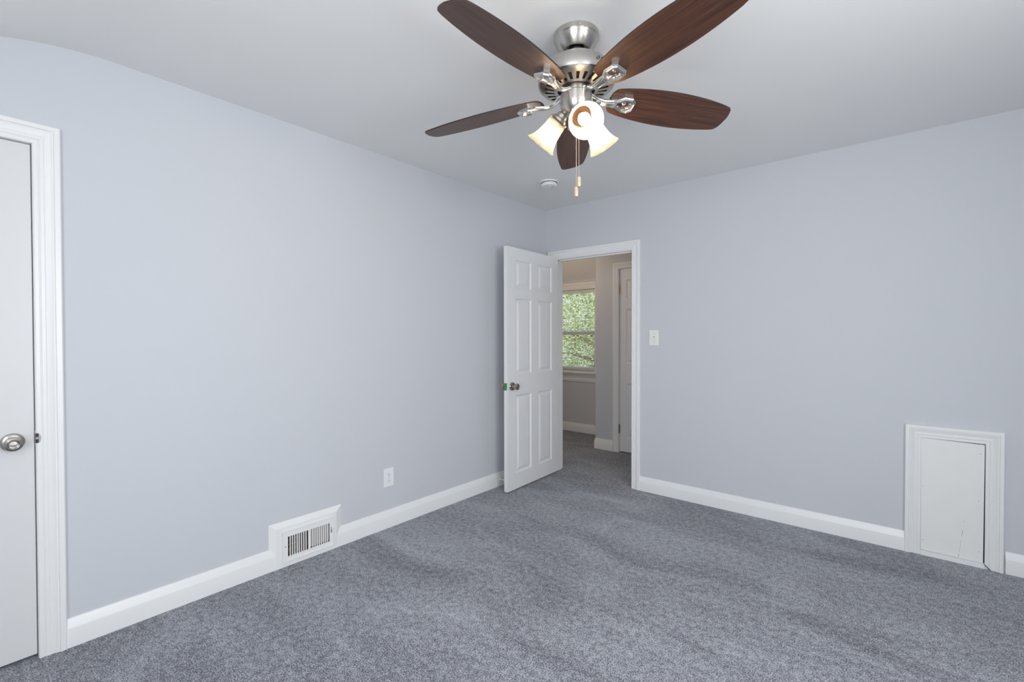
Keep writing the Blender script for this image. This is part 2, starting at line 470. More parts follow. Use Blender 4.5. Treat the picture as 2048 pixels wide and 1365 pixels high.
# doorway casing: header and both legs, jamb and stop
struct(obj('trim_1', casing_bm(BACK, DR_L - 0.010, DR_R + 0.001, 1.972, casing_profile(0.073)), M['trim'], smooth=22),
       'white moulded casing round the open doorway', 'door casing')
bm = bmesh.new()
add_box(bm, (DR_L - 0.012, -0.004, 0), (DR_L, 0.112, DR_T + 0.012))
add_box(bm, (DR_R, -0.004, 0), (DR_R + 0.012, 0.112, DR_T + 0.012))
add_box(bm, (DR_L, -0.004, DR_T), (DR_R, 0.112, DR_T + 0.012))
add_box(bm, (DR_L, 0.036, 0), (DR_L + 0.010, 0.072, DR_T)); add_box(bm, (DR_R - 0.010, 0.036, 0), (DR_R, 0.072, DR_T))
add_box(bm, (DR_L, 0.036, DR_T - 0.010), (DR_R, 0.072, DR_T))
jamb = struct(obj('trim_2', bm, M['trim']), 'white jamb and stop lining the open doorway', 'door jamb')
bm = box_bm((DR_R - 0.0025, 0.004, 0.815), (DR_R + 0.001, 0.034, 0.885), 0.001, 1)
add_box(bm, (DR_R - 0.006, 0.0, 0.83), (DR_R - 0.001, 0.006, 0.87))
obj('strike_plate', bm, M['knob'], jamb)

struct(obj('trim_3', casing_bm(LEFT, LD_L + 0.004, -3.3755, 2.015, casing_profile(0.0795, 0.021)), M['trim'], smooth=22),
       'white moulded casing round the closed door at the left edge', 'door casing')
struct(obj('trim_4', casing_bm(HALL, 0.258, 1.038, 1.981, casing_profile(0.066, 0.018)), M['trim'], smooth=22),
       'white moulded casing round the hall door', 'door casing')

# ------------------------------------------------------------------ doors
def panel_door_bm(W, Ht, T, panels):
    """slab in local x 0..W, z 0..Ht, y 0..T with raised panels on both faces; panels (x0, x1, z0, z1)"""
    bm = bmesh.new()
    xs = sorted({0, W, *[p[0] for p in panels], *[p[1] for p in panels]})
    zs = sorted({0, Ht, *[p[2] for p in panels], *[p[3] for p in panels]})
    rings = [(0.0, 0.0), (0.006, 0.0045), (0.013, 0.0085), (0.020, 0.0085), (0.042, 0.0015)]
    for side in (0, 1):
        Y = (lambda d: d) if side == 0 else (lambda d: T - d)
        for i in range(len(xs) - 1):
            for k in range(len(zs) - 1):
                c = ((xs[i] + xs[i + 1]) / 2, (zs[k] + zs[k + 1]) / 2)
                if any(p[0] < c[0] < p[1] and p[2] < c[1] < p[3] for p in panels): continue
                bm.faces.new([bm.verts.new((x, Y(0), z)) for x, z in ((xs[i], zs[k]), (xs[i + 1], zs[k]), (xs[i + 1], zs[k + 1]), (xs[i], zs[k + 1]))])
        for (x0, x1, z0, z1) in panels:
            prev = None
            for s, d in rings:
                cur = [bm.verts.new((x, Y(d), z)) for x, z in ((x0 + s, z0 + s), (x1 - s, z0 + s), (x1 - s, z1 - s), (x0 + s, z1 - s))]
                if prev:
                    for q in range(4): bm.faces.new((prev[q], prev[(q + 1) % 4], cur[(q + 1) % 4], cur[q]))
                prev = cur
            bm.faces.new(prev)
    for a, b in (((0, 0), (0, Ht)), ((W, 0), (W, Ht)), ((0, 0), (W, 0)), ((0, Ht), (W, Ht))):
        bm.faces.new([bm.verts.new(p) for p in ((a[0], 0, a[1]), (b[0], 0, b[1]), (b[0], T, b[1]), (a[0], T, a[1]))])
    bmesh.ops.remove_doubles(bm, verts=list(bm.verts), dist=1e-5)
    return bm

def six_panels(W, stile, mull, z3, z2, z1):
    w = (W - 2 * stile - mull) / 2
    cols = ((stile, stile + w), (W - stile - w, W - stile))
    return [(c[0], c[1], z[0], z[1]) for c in cols for z in (z3, z2, z1)]

def lathe_obj(name, prof, m, parent, mx, seg=32, smooth=35):
    bm = bmesh.new(); add_lathe(bm, prof, seg, mx)
    return obj(name, bm, m, parent, smooth)

def axis_matrix(p, axis):
    """frame at p whose z runs along axis"""
    z = Vector(axis).normalized()
    x = (Vector((0, 0, 1)) if abs(z.z) < 0.9 else Vector((1, 0, 0))).cross(z).normalized()
    y = z.cross(x)
    return Matrix(((x.x, y.x, z.x, p[0]), (x.y, y.y, z.y, p[1]), (x.z, y.z, z.z, p[2]), (0, 0, 0, 1)))

ROSETTE = [(0.0, 0.0), (0.033, 0.0), (0.034, 0.004), (0.031, 0.009), (0.024, 0.012), (0.014, 0.013), (0.0125, 0.024)]
KNOB = [(0.0125, 0.022), (0.0135, 0.030), (0.022, 0.034), (0.0265, 0.044), (0.0265, 0.056), (0.0250, 0.0605), (0.0170, 0.0640), (0.0155, 0.0635), (0.0135, 0.0590), (0.0115, 0.0585), (0.0105, 0.0610), (0.0, 0.0615)]

# open six-panel door, hinged on the left jamb and folded back towards the left wall
DW, DH, DT = 0.762, 1.966, 0.034
hinge = Vector((0.1285, -0.012, 0.012))
free = Vector((0.1625, -0.774, 0.012))
ux = (free - hinge).normalized()                   # along the door
uy = Vector((-ux.y, ux.x, 0))                      # out of the visible face (towards +x)
uy = uy if uy.x > 0 else -uy
DM = Matrix(((ux.x, uy.x, 0, hinge.x), (ux.y, uy.y, 0, hinge.y), (0, 0, 1, hinge.z), (0, 0, 0, 1)))
panels = six_panels(DW, 0.112, 0.100, (0.128, 0.766), (0.935, 1.555), (1.638, 1.868))
d1 = obj('door_1', panel_door_bm(DW, DH, DT, panels), M['door'], matrix=DM)
struct(d1, 'open white six-panel door folded back beside the doorway', 'door')
PARENT_INV['door_1'] = DM.inverted()
kz = 0.843
P = DM @ Vector((DW - 0.058, DT, kz)); N = DM.to_3x3() @ Vector((0, 1, 0))
rz = lathe_obj('door_knob', ROSETTE, M['knob'], d1, axis_matrix(P, N))
bm = bmesh.new(); add_lathe(bm, KNOB, 32, axis_matrix(P, N)); k = obj('knob_grip', bm, M['knob'], d1, 35)
P = DM @ Vector((DW - 0.058, 0, kz)); lathe_obj('door_knob', ROSETTE, M['knob'], d1, axis_matrix(P, -N))
bm = bmesh.new(); add_lathe(bm, KNOB, 32, axis_matrix(P, -N)); obj('knob_grip', bm, M['knob'], d1, 35)
# crumpled green tape over the latch on the door's edge
bm = bmesh.new(); rnd = random.Random(3)
for (z0, z1, o) in ((-0.030, -0.004, 0.0), (-0.008, 0.014, 0.003), (0.008, 0.032, 0.001)):
    ps = []
    for i in range(4):
        y = 0.003 + i * 0.009 + rnd.uniform(-.001, .001)
        ps.append((y, rnd.uniform(0.001, 0.004) + o))
    for (y0, h0), (y1, h1) in zip(ps[:-1], ps[1:]):
        zz0 = kz + z0 + rnd.uniform(-.003, .003); zz1 = kz + z1 + rnd.uniform(-.003, .003)
        q = [bm.verts.new(DM @ Vector((DW + h, y, z))) for y, h, z in ((y0, h0, zz0), (y1, h1, zz0 + .002), (y1, h1, zz1), (y0, h0, zz1 - .002))]
        q2 = [bm.verts.new(DM @ Vector((DW + 0.0002, y, z))) for y, z in ((y0, zz0), (y1, zz0 + .002), (y1, zz1), (y0, zz1 - .002))]
        bm.faces.new(q); bm.faces.new(q2[::-1])
        for i in range(4): bm.faces.new((q[i], q2[i], q2[(i + 1) % 4], q[(i + 1) % 4]))
t_ = obj('latch_tape', bm, M['tape'], d1); t_['label'] = 'crumpled green tape over the latch'

# closed flush door at the left edge of the picture
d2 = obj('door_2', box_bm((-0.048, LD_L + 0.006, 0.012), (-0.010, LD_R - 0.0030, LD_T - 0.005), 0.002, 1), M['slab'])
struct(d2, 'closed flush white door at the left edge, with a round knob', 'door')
bm = bmesh.new()
add_box(bm, (-0.11, LD_L - 0.004, 0), (-0.0005, LD_L + 0.003, LD_T + 0.004)); add_box(bm, (-0.11, LD_R - 0.001, 0), (-0.0005, LD_R + 0.004, LD_T + 0.004))
add_box(bm, (-0.11, LD_L, LD_T - 0.003), (-0.0005, LD_R, LD_T + 0.004)); add_box(bm, (-0.12, LD_L, -0.0), (-0.10, LD_R, LD_T))
j2 = struct(obj('trim_5', bm, M['trim']), 'white jamb round the closed door at the left edge', 'door jamb')
KP = Vector((-0.010, -3.4375, 0.8605))
lathe_obj('door_knob', ROSETTE, M['knob'], d2, axis_matrix(KP, (1, 0, 0)))
bm = bmesh.new(); add_lathe(bm, KNOB, 32, axis_matrix(KP, (1, 0, 0))); kg = obj('knob_grip', bm, M['knob'], d2, 35)
bm = box_bm((KP.x + 0.060, KP.y - 0.0085, KP.z - 0.0030), (KP.x + 0.0665, KP.y + 0.0085, KP.z + 0.0030), 0.0015, 2)
obj('turn_button', bm, M['polished'], d2)
bm = bmesh.new()                                   # strike plate whose rounded lip curls over the casing edge
add_box(bm, (-0.030, LD_R - 0.0025, 0.838), (-0.006, LD_R - 0.0003, 0.898))
lip = [(LD_R + 0.0068, 0.850)] + [(LD_R + 0.0068 + 0.0062 * math.sin(PI * k / 10), 0.868 - 0.018 * math.cos(PI * k / 10)) for k in range(1, 10)] + [(LD_R + 0.0068, 0.886)]
add_prism(bm, lip, lambda a, b, h: Vector((h, a, b)), 0.0105, 0.0138)
obj('strike_plate', bm, M['knob'], j2)
bm = box_bm((-0.006, LD_R - 0.0010, 0.849), (0.0125, LD_R + 0.0072, 0.887), 0.001, 1)
obj('strike_hole', bm, M['blackrubber'], j2)
bm = box_bm((-0.004, LD_R - 0.0020, 0.8635), (0.0135, LD_R + 0.0068, 0.8730), 0.001, 1)
obj('latch_bolt', bm, M['knob'], j2)

# hall door, closed, seen through the doorway
d3m = Matrix.Translation((0.2655, 1.012, 0.012))
p3 = six_panels(0.765, 0.072, 0.10, (0.150, 0.735), (0.950, 1.535), (1.650, 1.850))
d3 = obj('door_3', panel_door_bm(0.765, 1.966, 0.034, p3), M['door'], matrix=d3m)
struct(d3, 'closed white panel door in the hall beyond the doorway', 'door')
PARENT_INV['door_3'] = d3m.inverted()
for zc, mm in ((1.756, 'brass'), (0.255, 'knob')):
    bm = bmesh.new()
    add_tube(bm, [(0.2625, 1.000, zc - 0.046), (0.2625, 1.000, zc + 0.046)], 0.0055, 10)
    add_lathe(bm, [(0.0, 0.0), (0.005, 0.002), (0.006, 0.006), (0.0, 0.008)], 10, Matrix.Translation((0.2625, 1.000, zc + 0.046)))
    add_lathe(bm, [(0.0, -0.008), (0.006, -0.006), (0.005, -0.002), (0.0, 0.0)], 10, Matrix.Translation((0.2625, 1.000, zc - 0.046)))
    add_box(bm, (0.262, 1.003, zc - 0.044), (0.270, 1.0095, zc + 0.044))
    hg = obj('hinge', bm, M[mm], d3, 35); hg['label'] = 'brass hinge' if mm == 'brass' else 'dark steel hinge'
bm = bmesh.new(); add_box(bm, (0.255, 1.06, 0), (1.04, 1.08, 1.99)); 
add_box(bm, (0.250, 1.005, 0), (0.2632, 1.06, 1.985)); add_box(bm, (1.0325, 1.005, 0), (1.04, 1.06, 1.985)); add_box(bm, (0.2632, 1.005, 1.9795), (1.0325, 1.06, 1.99))
struct(obj('trim_6', bm, M['trim']), 'white jamb round the hall door', 'door jamb')

# ------------------------------------------------------------------ hall window with blind
w1 = thing('window_1', (WX0, 1.625, WZ0), 'white double-hung window in the hall beyond the doorway', 'window', kind='structure')
bm = casing_bm(FAR, WX0, WX1, WZ1 - 0.02, casing_profile(0.09, 0.020), zb=0.79)
obj('window_casing', bm, M['trim'], w1, 22)
bm = bmesh.new()
add_box(bm, (WX0 - 0.002, 1.625, WZ0), (WX0 + 0.008, 1.735, WZ1)); add_box(bm, (WX1 - 0.008, 1.625, WZ0), (WX1 + 0.002, 1.735, WZ1))
add_box(bm, (WX0, 1.625, WZ1 - 0.02), (WX1, 1.735, WZ1)); add_box(bm, (WX0, 1.660, WZ0 - 0.0), (WX1, 1.735, WZ0 + 0.012))
obj('window_frame', bm, M['sash'], w1)
def sash(z0, z1, y, rb, rt):
    bm = bmesh.new(); x0, x1 = WX0 + 0.008, WX1 - 0.008; s = 0.030
    add_box(bm, (x0, y, z0), (x0 + s, y + 0.03, z1)); add_box(bm, (x1 - s, y, z0), (x1, y + 0.03, z1))
    add_box(bm, (x0 + s, y, z0), (x1 - s, y + 0.03, z0 + rb)); add_box(bm, (x0 + s, y, z1 - rt), (x1 - s, y + 0.03, z1))
    o = obj('sash', bm, M['sash'], w1)
    bm = bmesh.new(); add_box(bm, (x0 + s, y + 0.012, z0 + rb), (x1 - s, y + 0.016, z1 - rt))
    PARENT_INV[o.name] = Matrix.Identity(4)
    o2 = obj('glass_pane', bm, M['glass'], None)
    o2.parent = o
    o2.matrix_parent_inverse = Matrix.Identity(4)
    return o
sash(WZ0 + 0.012, 1.318, 1.668, 0.04, 0.042)
sash(1.280, WZ1 - 0.02, 1.700, 0.042, 0.03)
obj('window_stool', box_bm((WX0 - 0.13, 1.565, 0.768), (WX1 + 0.13, 1.668, 0.798), 0.006), M['trim'], w1)
bm = bmesh.new(); add_prism(bm, [(0.660, 0.0), (0.660, 0.010), (0.690, 0.016), (0.700, 0.012), (0.735, 0.016), (0.768, 0.022), (0.768, 0.0)],
                            lambda z, d, a: Vector((a, 1.625 - d, z)), WX0 - 0.09, WX1 + 0.09)
obj('window_apron', bm, M['trim'], w1, 22)

bl = thing('window_blind', (WX0, 1.640, WZ0), 'white mini blind hanging with open slats in the hall window', 'blind')
bx0, bx1 = WX0 + 0.012, WX1 - 0.010
obj('headrail', box_bm((bx0, 1.630, 1.812), (bx1, 1.662, 1.850), 0.003), M['slat'], bl)
bm = bmesh.new(); zt, zb_, ns = 1.800, 0.845, 46
for i in range(ns):
    z = zt - (zt - zb_) * i / (ns - 1)
    a = [(1.635, z - 0.0050), (1.647, z - 0.0002), (1.659, z + 0.0025)]
    lo = [[bm.verts.new((x, y, zz)) for y, zz in a] for x in (bx0 + 0.003, bx1 - 0.003)]
    hi = [[bm.verts.new((x, y, zz + 0.0009)) for y, zz in a] for x in (bx0 + 0.003, bx1 - 0.003)]
    for k in range(2):
        bm.faces.new((lo[0][k], lo[0][k + 1], lo[1][k + 1], lo[1][k])); bm.faces.new((hi[0][k], hi[1][k], hi[1][k + 1], hi[0][k + 1]))
    for q in (0, 2):
        bm.faces.new((lo[0][q], lo[1][q], hi[1][q], hi[0][q]))
obj('slats', bm, M['slat'], bl)
obj('bottom_rail', box_bm((bx0 + 0.003, 1.634, 0.820), (bx1 - 0.003, 1.660, 0.834), 0.003), M['slat'], bl)
for fx in (0.18, 0.82):
    bm = bmesh.new(); x = bx0 + (bx1 - bx0) * fx
    add_tube(bm, [(x, 1.6335, 0.83), (x, 1.6335, 1.815)], 0.0009, 6); add_tube(bm, [(x, 1.6605, 0.83), (x, 1.6605, 1.815)], 0.0009, 6)
    obj('ladder_cord', bm, M['slat'], bl)

# trees and lawn outside
struct(obj('ground', box_bm((-14, 1.9, -3.2), (10, 16, -3.0)), M['lawn']), 'green lawn below the hall window', 'ground')
def tree(loc, rx, ry, rz, n, seed, label):
    rnd = random.Random(seed)
    t = thing('leafy_tree', loc, label, 'tree')
    base = Vector(loc)
    bm = bmesh.new()
    add_tube(bm, [base, base + Vector((0.05, 0.02, 1.6)), base + Vector((-0.05, 0.05, 3.2)), base + Vector((0.05, 0.0, 4.6))], [0.16, 0.13, 0.10, 0.04], 10)
    for k in range(9):
        a = rnd.uniform(0, 2 * PI); h = rnd.uniform(2.2, 4.2)
        s = base + Vector((0, 0.03, h)); e_ = s + Vector((math.cos(a) * rx * 0.8, math.sin(a) * ry * 0.8, rnd.uniform(0.1, 0.7)))
        add_tube(bm, [s, (s + e_) / 2 + Vector((0, 0, 0.08)), e_], [0.04, 0.025, 0.008], 6)
    obj('trunk', bm, M['bark'], t, 40)
    bm = bmesh.new(); c = base + Vector((0, 0, 4.0))
    for k in range(n):
        while True:
            v = Vector((rnd.uniform(-1, 1), rnd.uniform(-1, 1), rnd.uniform(-1, 1)))
            if 0.25 < v.length < 1: break
        p = c + Vector((v.x * rx, v.y * ry, v.z * rz))
        a = Vector((rnd.gauss(0, 1), rnd.gauss(0, 1), rnd.gauss(0, .6))).normalized()
        b = a.cross(Vector((rnd.gauss(0, 1), rnd.gauss(0, 1), rnd.gauss(0, 1)))).normalized()
        L_, w_ = rnd.uniform(0.035, 0.075), rnd.uniform(0.010, 0.022)
        bm.faces.new([bm.verts.new(p + q) for q in (-a * L_ * 0.5, b * w_ - a * L_ * 0.1, a * L_ * 0.5, -b * w_ - a * L_ * 0.1)])
    obj('foliage', bm, M['leaf'], t)
tree((-1.75, 4.0, -3.0), 1.45, 0.9, 2.0, 16000, 1, 'sunlit green tree close outside the hall window')
tree((-3.6, 6.2, -3.0), 2.1, 1.2, 2.6, 14000, 2, 'larger green tree further behind the blinds')

# ------------------------------------------------------------------ floor register in its boxed surround
rg = thing('floor_register', (0, -2.30, 0), 'white wall register with dark left louvers in a boxed surround at the baseboard', 'register')
FX = 0.0190
bm = bmesh.new()
b_ = [(0, -2.510, 0.0), (0, -2.089, 0.0), (0, -2.089, 0.246), (0, -2.510, 0.246)]
f_ = [(FX, -2.480, 0.0), (FX, -2.131, 0.0), (FX, -2.131, 0.217), (FX, -2.480, 0.217)]
bv = [bm.verts.new(p) for p in b_]; fv = [bm.verts.new(p) for p in f_]
ho = [bm.verts.new(p) for p in ((FX, -2.436, 0.040), (FX, -2.160, 0.040), (FX, -2.160, 0.180), (FX, -2.436, 0.180))]
hi_ = [bm.verts.new(p) for p in ((0.003, -2.436, 0.040), (0.003, -2.160, 0.040), (0.003, -2.160, 0.180), (0.003, -2.436, 0.180))]
for i in range(4):
    j = (i + 1) % 4
    bm.faces.new((bv[i], bv[j], fv[j], fv[i])); bm.faces.new((fv[i], fv[j], ho[j], ho[i])); bm.faces.new((ho[i], ho[j], hi_[j], hi_[i]))
obj('surround', bm, M['trim'], rg)
obj('duct', box_bm((0.0005, -2.436, 0.041), (0.0028, -2.160, 0.180)), M['rust'], rg)
# face plate with two banks of slots
bm = bmesh.new(); PX0, PX1 = FX + 0.0003, FX + 0.0050
Y0, Y1, Z0, Z1 = -2.450, -2.151, 0.027, 0.195
banks = ((-2.419, -2.305), (-2.291, -2.177)); SZ0, SZ1 = 0.054, 0.163; NS = 9
add_box(bm, (PX0, Y0, Z0), (PX1, Y1, SZ0)); add_box(bm, (PX0, Y0, SZ1), (PX1, Y1, Z1))
add_box(bm, (PX0, Y0, SZ0), (PX1, banks[0][0], SZ1)); add_box(bm, (PX0, banks[0][1], SZ0), (PX1, banks[1][0], SZ1)); add_box(bm, (PX0, banks[1][1], SZ0), (PX1, Y1, SZ1))
for b0, b1 in banks:
    pitch = (b1 - b0) / NS
    for i in range(1, NS):
        y = b0 + pitch * i
        add_box(bm, (PX0, y - 0.0026, SZ0), (PX1, y + 0.0026, SZ1))
obj('face_plate', bm, M['trim'], rg)
bm = bmesh.new()                                   # raised outer rim of the plate
for lo, hi in (((PX1, Y0, Z0), (PX1 + 0.003, Y1, Z0 + 0.004)), ((PX1, Y0, Z1 - 0.004), (PX1 + 0.003, Y1, Z1)),
               ((PX1, Y0, Z0 + 0.004), (PX1 + 0.003, Y0 + 0.004, Z1 - 0.004)), ((PX1, Y1 - 0.004, Z0 + 0.004), (PX1 + 0.003, Y1, Z1 - 0.004))):
    add_box(bm, lo, hi)
obj('plate_rim', bm, M['trim'], rg)
bm = bmesh.new()                                   # louvers: right bank shut, left bank mostly open
p_ = (banks[1][1] - banks[1][0]) / NS
for i in range(NS):
    y = banks[1][0] + p_ * (i + 0.5)
    add_prism(bm, [(FX - 0.0085, y - 0.0058), (FX - 0.0075, y - 0.0058), (FX - 0.003, y + 0.0050), (FX - 0.004, y + 0.0050)], lambda a, b, h: Vector((a, b, h)), SZ0 + 0.006, SZ1 - 0.004)
lv = obj('louvers', bm, M['beige'], rg); lv['label'] = 'dusty beige louvers, shut'
bm = bmesh.new()
p_ = (banks[0][1] - banks[0][0]) / NS
for i in range(NS):
    y = banks[0][0] + p_ * (i + 0.5)
    if i == 4:
        add_prism(bm, [(FX - 0.010, y - 0.004), (FX - 0.009, y - 0.004), (FX - 0.005, y + 0.004), (FX - 0.006, y + 0.004)], lambda a, b, h: Vector((a, b, h)), SZ0 + 0.004, SZ1 - 0.012)
for z in (0.085, 0.113, 0.138): add_box(bm, (FX - 0.010, banks[0][0], z), (FX - 0.0088, banks[0][0] + 0.055, z + 0.0016))
lv = obj('louvers', bm, M['beige'], rg); lv['label'] = 'open louvers and crossbars over the dark duct'
for y, z, mm in ((-2.432, 0.111, 'grey'), (-2.160, 0.184, 'plastic')):
    bm = bmesh.new(); add_lathe(bm, [(0.0035, 0.0), (0.003, 0.0014), (0.0, 0.002)], 14, axis_matrix((PX1, y, z), (1, 0, 0)))
    obj('screw', bm, M[mm], rg, 40)
bm = box_bm((PX1 - 0.001, -2.169, 0.105), (PX1 + 0.0006, -2.1655, 0.137)); o = obj('lever_slot', bm, M['dark'], rg)
bm = box_bm((PX1, -2.168, 0.122), (PX1 + 0.009, -2.159, 0.127), 0.001, 1)
add_box(bm, (PX1 + 0.007, -2.165, 0.106), (PX1 + 0.009, -2.156, 0.128)); obj('damper_lever', bm, M['plastic'], rg)

# ------------------------------------------------------------------ outlet and switch
ot = thing('wall_outlet', (0, -1.750, 0.327), 'white duplex outlet low on the left wall beside the register', 'outlet')
obj('cover_plate', box_bm((0.0, -1.790, 0.267), (0.0055, -1.712, 0.389), 0.0025), M['plastic'], ot)
for zc in (0.347, 0.307):
    bm = bmesh.new()
    poly = []
    for k in range(24):
        a = 2 * PI * k / 24; poly.append((max(-0.0145, min(0.0145, 0.0172 * math.cos(a))), 0.0145 * math.sin(a)))
    add_prism(bm, poly, lambda a, b, h: Vector((h, -1.751 + a, zc + b)), 0.005, 0.0068)
    oo = obj('receptacle', bm, M['plastic'], ot)
    bm = bmesh.new()
    add_box(bm, (0.0064, -1.7585, zc - 0.001), (0.0071, -1.7562, zc + 0.0075)); add_box(bm, (0.0064, -1.7458, zc - 0.001), (0.0071, -1.7438, zc + 0.0065))
    add_lathe(bm, [(0.0026, 0), (0.0026, 0.0007), (0, 0.0007)], 12, axis_matrix((0.0064, -1.751, zc - 0.0075), (1, 0, 0)))
    s = obj('socket_slots', bm, M['dark'], None); s.parent = oo; s.matrix_parent_inverse = Matrix.Identity(4)
    # the receptacle's own mesh is in world coordinates, so its child only inherits the parent's inverse
    s.matrix_parent_inverse = Matrix.Identity(4)
bm = bmesh.new(); add_lathe(bm, [(0.003, 0), (0.0025, 0.0012), (0, 0.0016)], 12, axis_matrix((0.0055, -1.751, 0.327), (1, 0, 0))); obj('screw', bm, M['grey'], ot, 40)

sw = thing('light_switch', (1.079, 0, 1.245), 'white single light switch on the wall right of the doorway', 'switch')
obj('cover_plate', box_bm((1.040, -0.0055, 1.183), (1.118, 0.0, 1.306), 0.0025), M['ivory'], sw)
bm = box_bm((1.0735, -0.0062, 1.232), (1.0845, -0.005, 1.257)); obj('toggle_slot', bm, M['grey'], sw)
bm = bmesh.new(); add_prism(bm, [(-0.005, 1.236), (-0.016, 1.226), (-0.0165, 1.231), (-0.006, 1.251)], lambda a, b, h: Vector((h, a, b)), 1.0752, 1.0828); obj('toggle', bm, M['ivory'], sw)
for z in (1.2755, 1.2145):
    bm = bmesh.new(); add_lathe(bm, [(0.0032, 0), (0.0027, 0.0012), (0, 0.0016)], 12, axis_matrix((1.079, -0.0055, z), (0, -1, 0))); obj('screw', bm, M['grey'], sw, 40)

# ------------------------------------------------------------------ access hatch
ah = thing('access_hatch', (2.81, 0, 0), 'small white painted access hatch low in the back wall', 'hatch')
HL, HR, HT = 2.681, 2.941, 0.674
obj('casing', casing_bm(BACK, HL, HR, HT, casing_profile(0.071, 0.022)), M['trim'], ah, 22)
obj('gap_shade_plate', box_bm((2.676, -0.0012, 0.002), (2.946, -0.0002, 0.679)), M['dark'], ah)  # thin plate whose dark colour stands in for the shade in the panel gap
bm = bmesh.new()
add_prism(bm, [(2.6820, 0.0280), (2.9355, 0.0270), (2.9382, 0.6695), (2.6812, 0.6738)], lambda a, b, h: Vector((a, -h, b)), 0.0014, 0.0060)
pn = obj('panel', bm, M['hatch'], ah)
bm = bmesh.new(); add_box(bm, (HL, -0.016, 0.0), (HR, -0.0012, 0.026)); obj('sill_strip', bm, M['trim'], ah)
for x, z in ((2.690, 0.395), (2.918, 0.360), (2.922, 0.618), (2.918, 0.083), (2.860, 0.235), (2.690, 0.085)):
    bm = bmesh.new(); add_lathe(bm, [(0.0017, 0), (0.0017, 0.0006), (0, 0.0008)], 10, axis_matrix((x, -0.0059, z), (0, -1, 0)))
    obj('nail_head', bm, M['crack'], ah)
def crack(pts, w):
    bm = bmesh.new()
    for (x0, z0), (x1, z1) in zip(pts[:-1], pts[1:]):
        add_prism(bm, [(x0, z0), (x0 + w, z0), (x1 + w, z1), (x1, z1)], lambda a, b, h: Vector((a, -h, b)), 0.0055, 0.0062)
    obj('paint_crack', bm, M['crack'], ah)
crack([(2.851, 0.152), (2.8535, 0.172), (2.854, 0.182)], 0.0014); crack([(2.842, 0.060), (2.846, 0.10), (2.849, 0.13)], 0.0005)
crack([(2.8385, 0.034), (2.8395, 0.045)], 0.0018);
bm = bmesh.new()
add_prism(bm, [(2.936, 0.026), (2.9395, 0.026), (2.966, -0.002), (2.962, -0.002)], lambda a, b, h: Vector((a, -h, b)), 0.012, 0.0166)
obj('mitre_gap', bm, M['dark'], ah)

# door stop on the baseboard behind the open door
ds = thing('door_stop', (0.018, -0.66, 0.058), 'small white spring door stop on the baseboard behind the open door', 'door stop')
bm = bmesh.new()
pts = []
for k in range(0, 121):
    a = k * 2 * PI / 12; pts.append((0.022 + 0.045 * k / 120, -0.66 + 0.006 * math.cos(a), 0.058 + 0.006 * math.sin(a)))
add_tube(bm, pts, 0.0013, 6); obj('spring', bm, M['spring'], ds, 40)
bm = bmesh.new(); add_lathe(bm, [(0.0, 0.0), (0.011, 0.0), (0.009, 0.005), (0.0, 0.006)], 16, axis_matrix((0.018, -0.66, 0.058), (1, 0, 0))); obj('mount', bm, M['spring'], ds, 40)
bm = bmesh.new(); add_lathe(bm, [(0.0, 0.0), (0.0085, 0.001), (0.009, 0.010), (0.006, 0.014), (0.0, 0.015)], 16, axis_matrix((0.066, -0.66, 0.058), (1, 0, 0))); obj('rubber_tip', bm, M['spring'], ds, 40)

# smoke detector
sx, sy = 0.522, -0.655
sd = thing('smoke_detector', (sx, sy, H), 'round white smoke detector on the ceiling near the corner', 'smoke detector')
SD = Matrix.Translation((sx, sy, H)) @ Matrix.Rotation(PI, 4, 'X')
lathe_obj('base_plate', [(0, 0), (0.068, 0), (0.069, 0.004), (0.067, 0.010), (0.062, 0.0105)], M['plastic'], sd, SD, 48)
lathe_obj('body', [(0.050, 0.008), (0.053, 0.0105), (0.053, 0.014), (0.059, 0.0145), (0.061, 0.018), (0.059, 0.032), (0.054, 0.037), (0.030, 0.039), (0, 0.039)], M['plastic'], sd, SD, 48)
bm = bmesh.new()
for k in range(22):
    a = 2 * PI * k / 22
    if k % 6 == 5: continue
    mx = SD @ Matrix.Rotation(a, 4, 'Z')
    vs = add_box(bm, (0.0525, -0.006, 0.0108), (0.0565, 0.006, 0.0137))
    for v in vs: v.co = mx @ v.co
obj('vent_slots', bm, M['grey'], sd)
bm = bmesh.new(); add_lathe(bm, [(0.010, 0.0385), (0.009, 0.0405), (0, 0.041)], 20, SD @ Matrix.Translation((0.022, 0.012, 0))); obj('test_button', bm, M['plastic'], sd, 40)
bm = bmesh.new()
for k in range(3):
    vs = add_box(bm, (-0.030 + k * 0.005, -0.014, 0.0383), (-0.0275 + k * 0.005, 0.006, 0.0396))
    for v in vs: v.co = SD @ (Matrix.Rotation(2.2, 4, 'Z') @ v.co)
obj('sounder_slots', bm, M['grey'], sd)

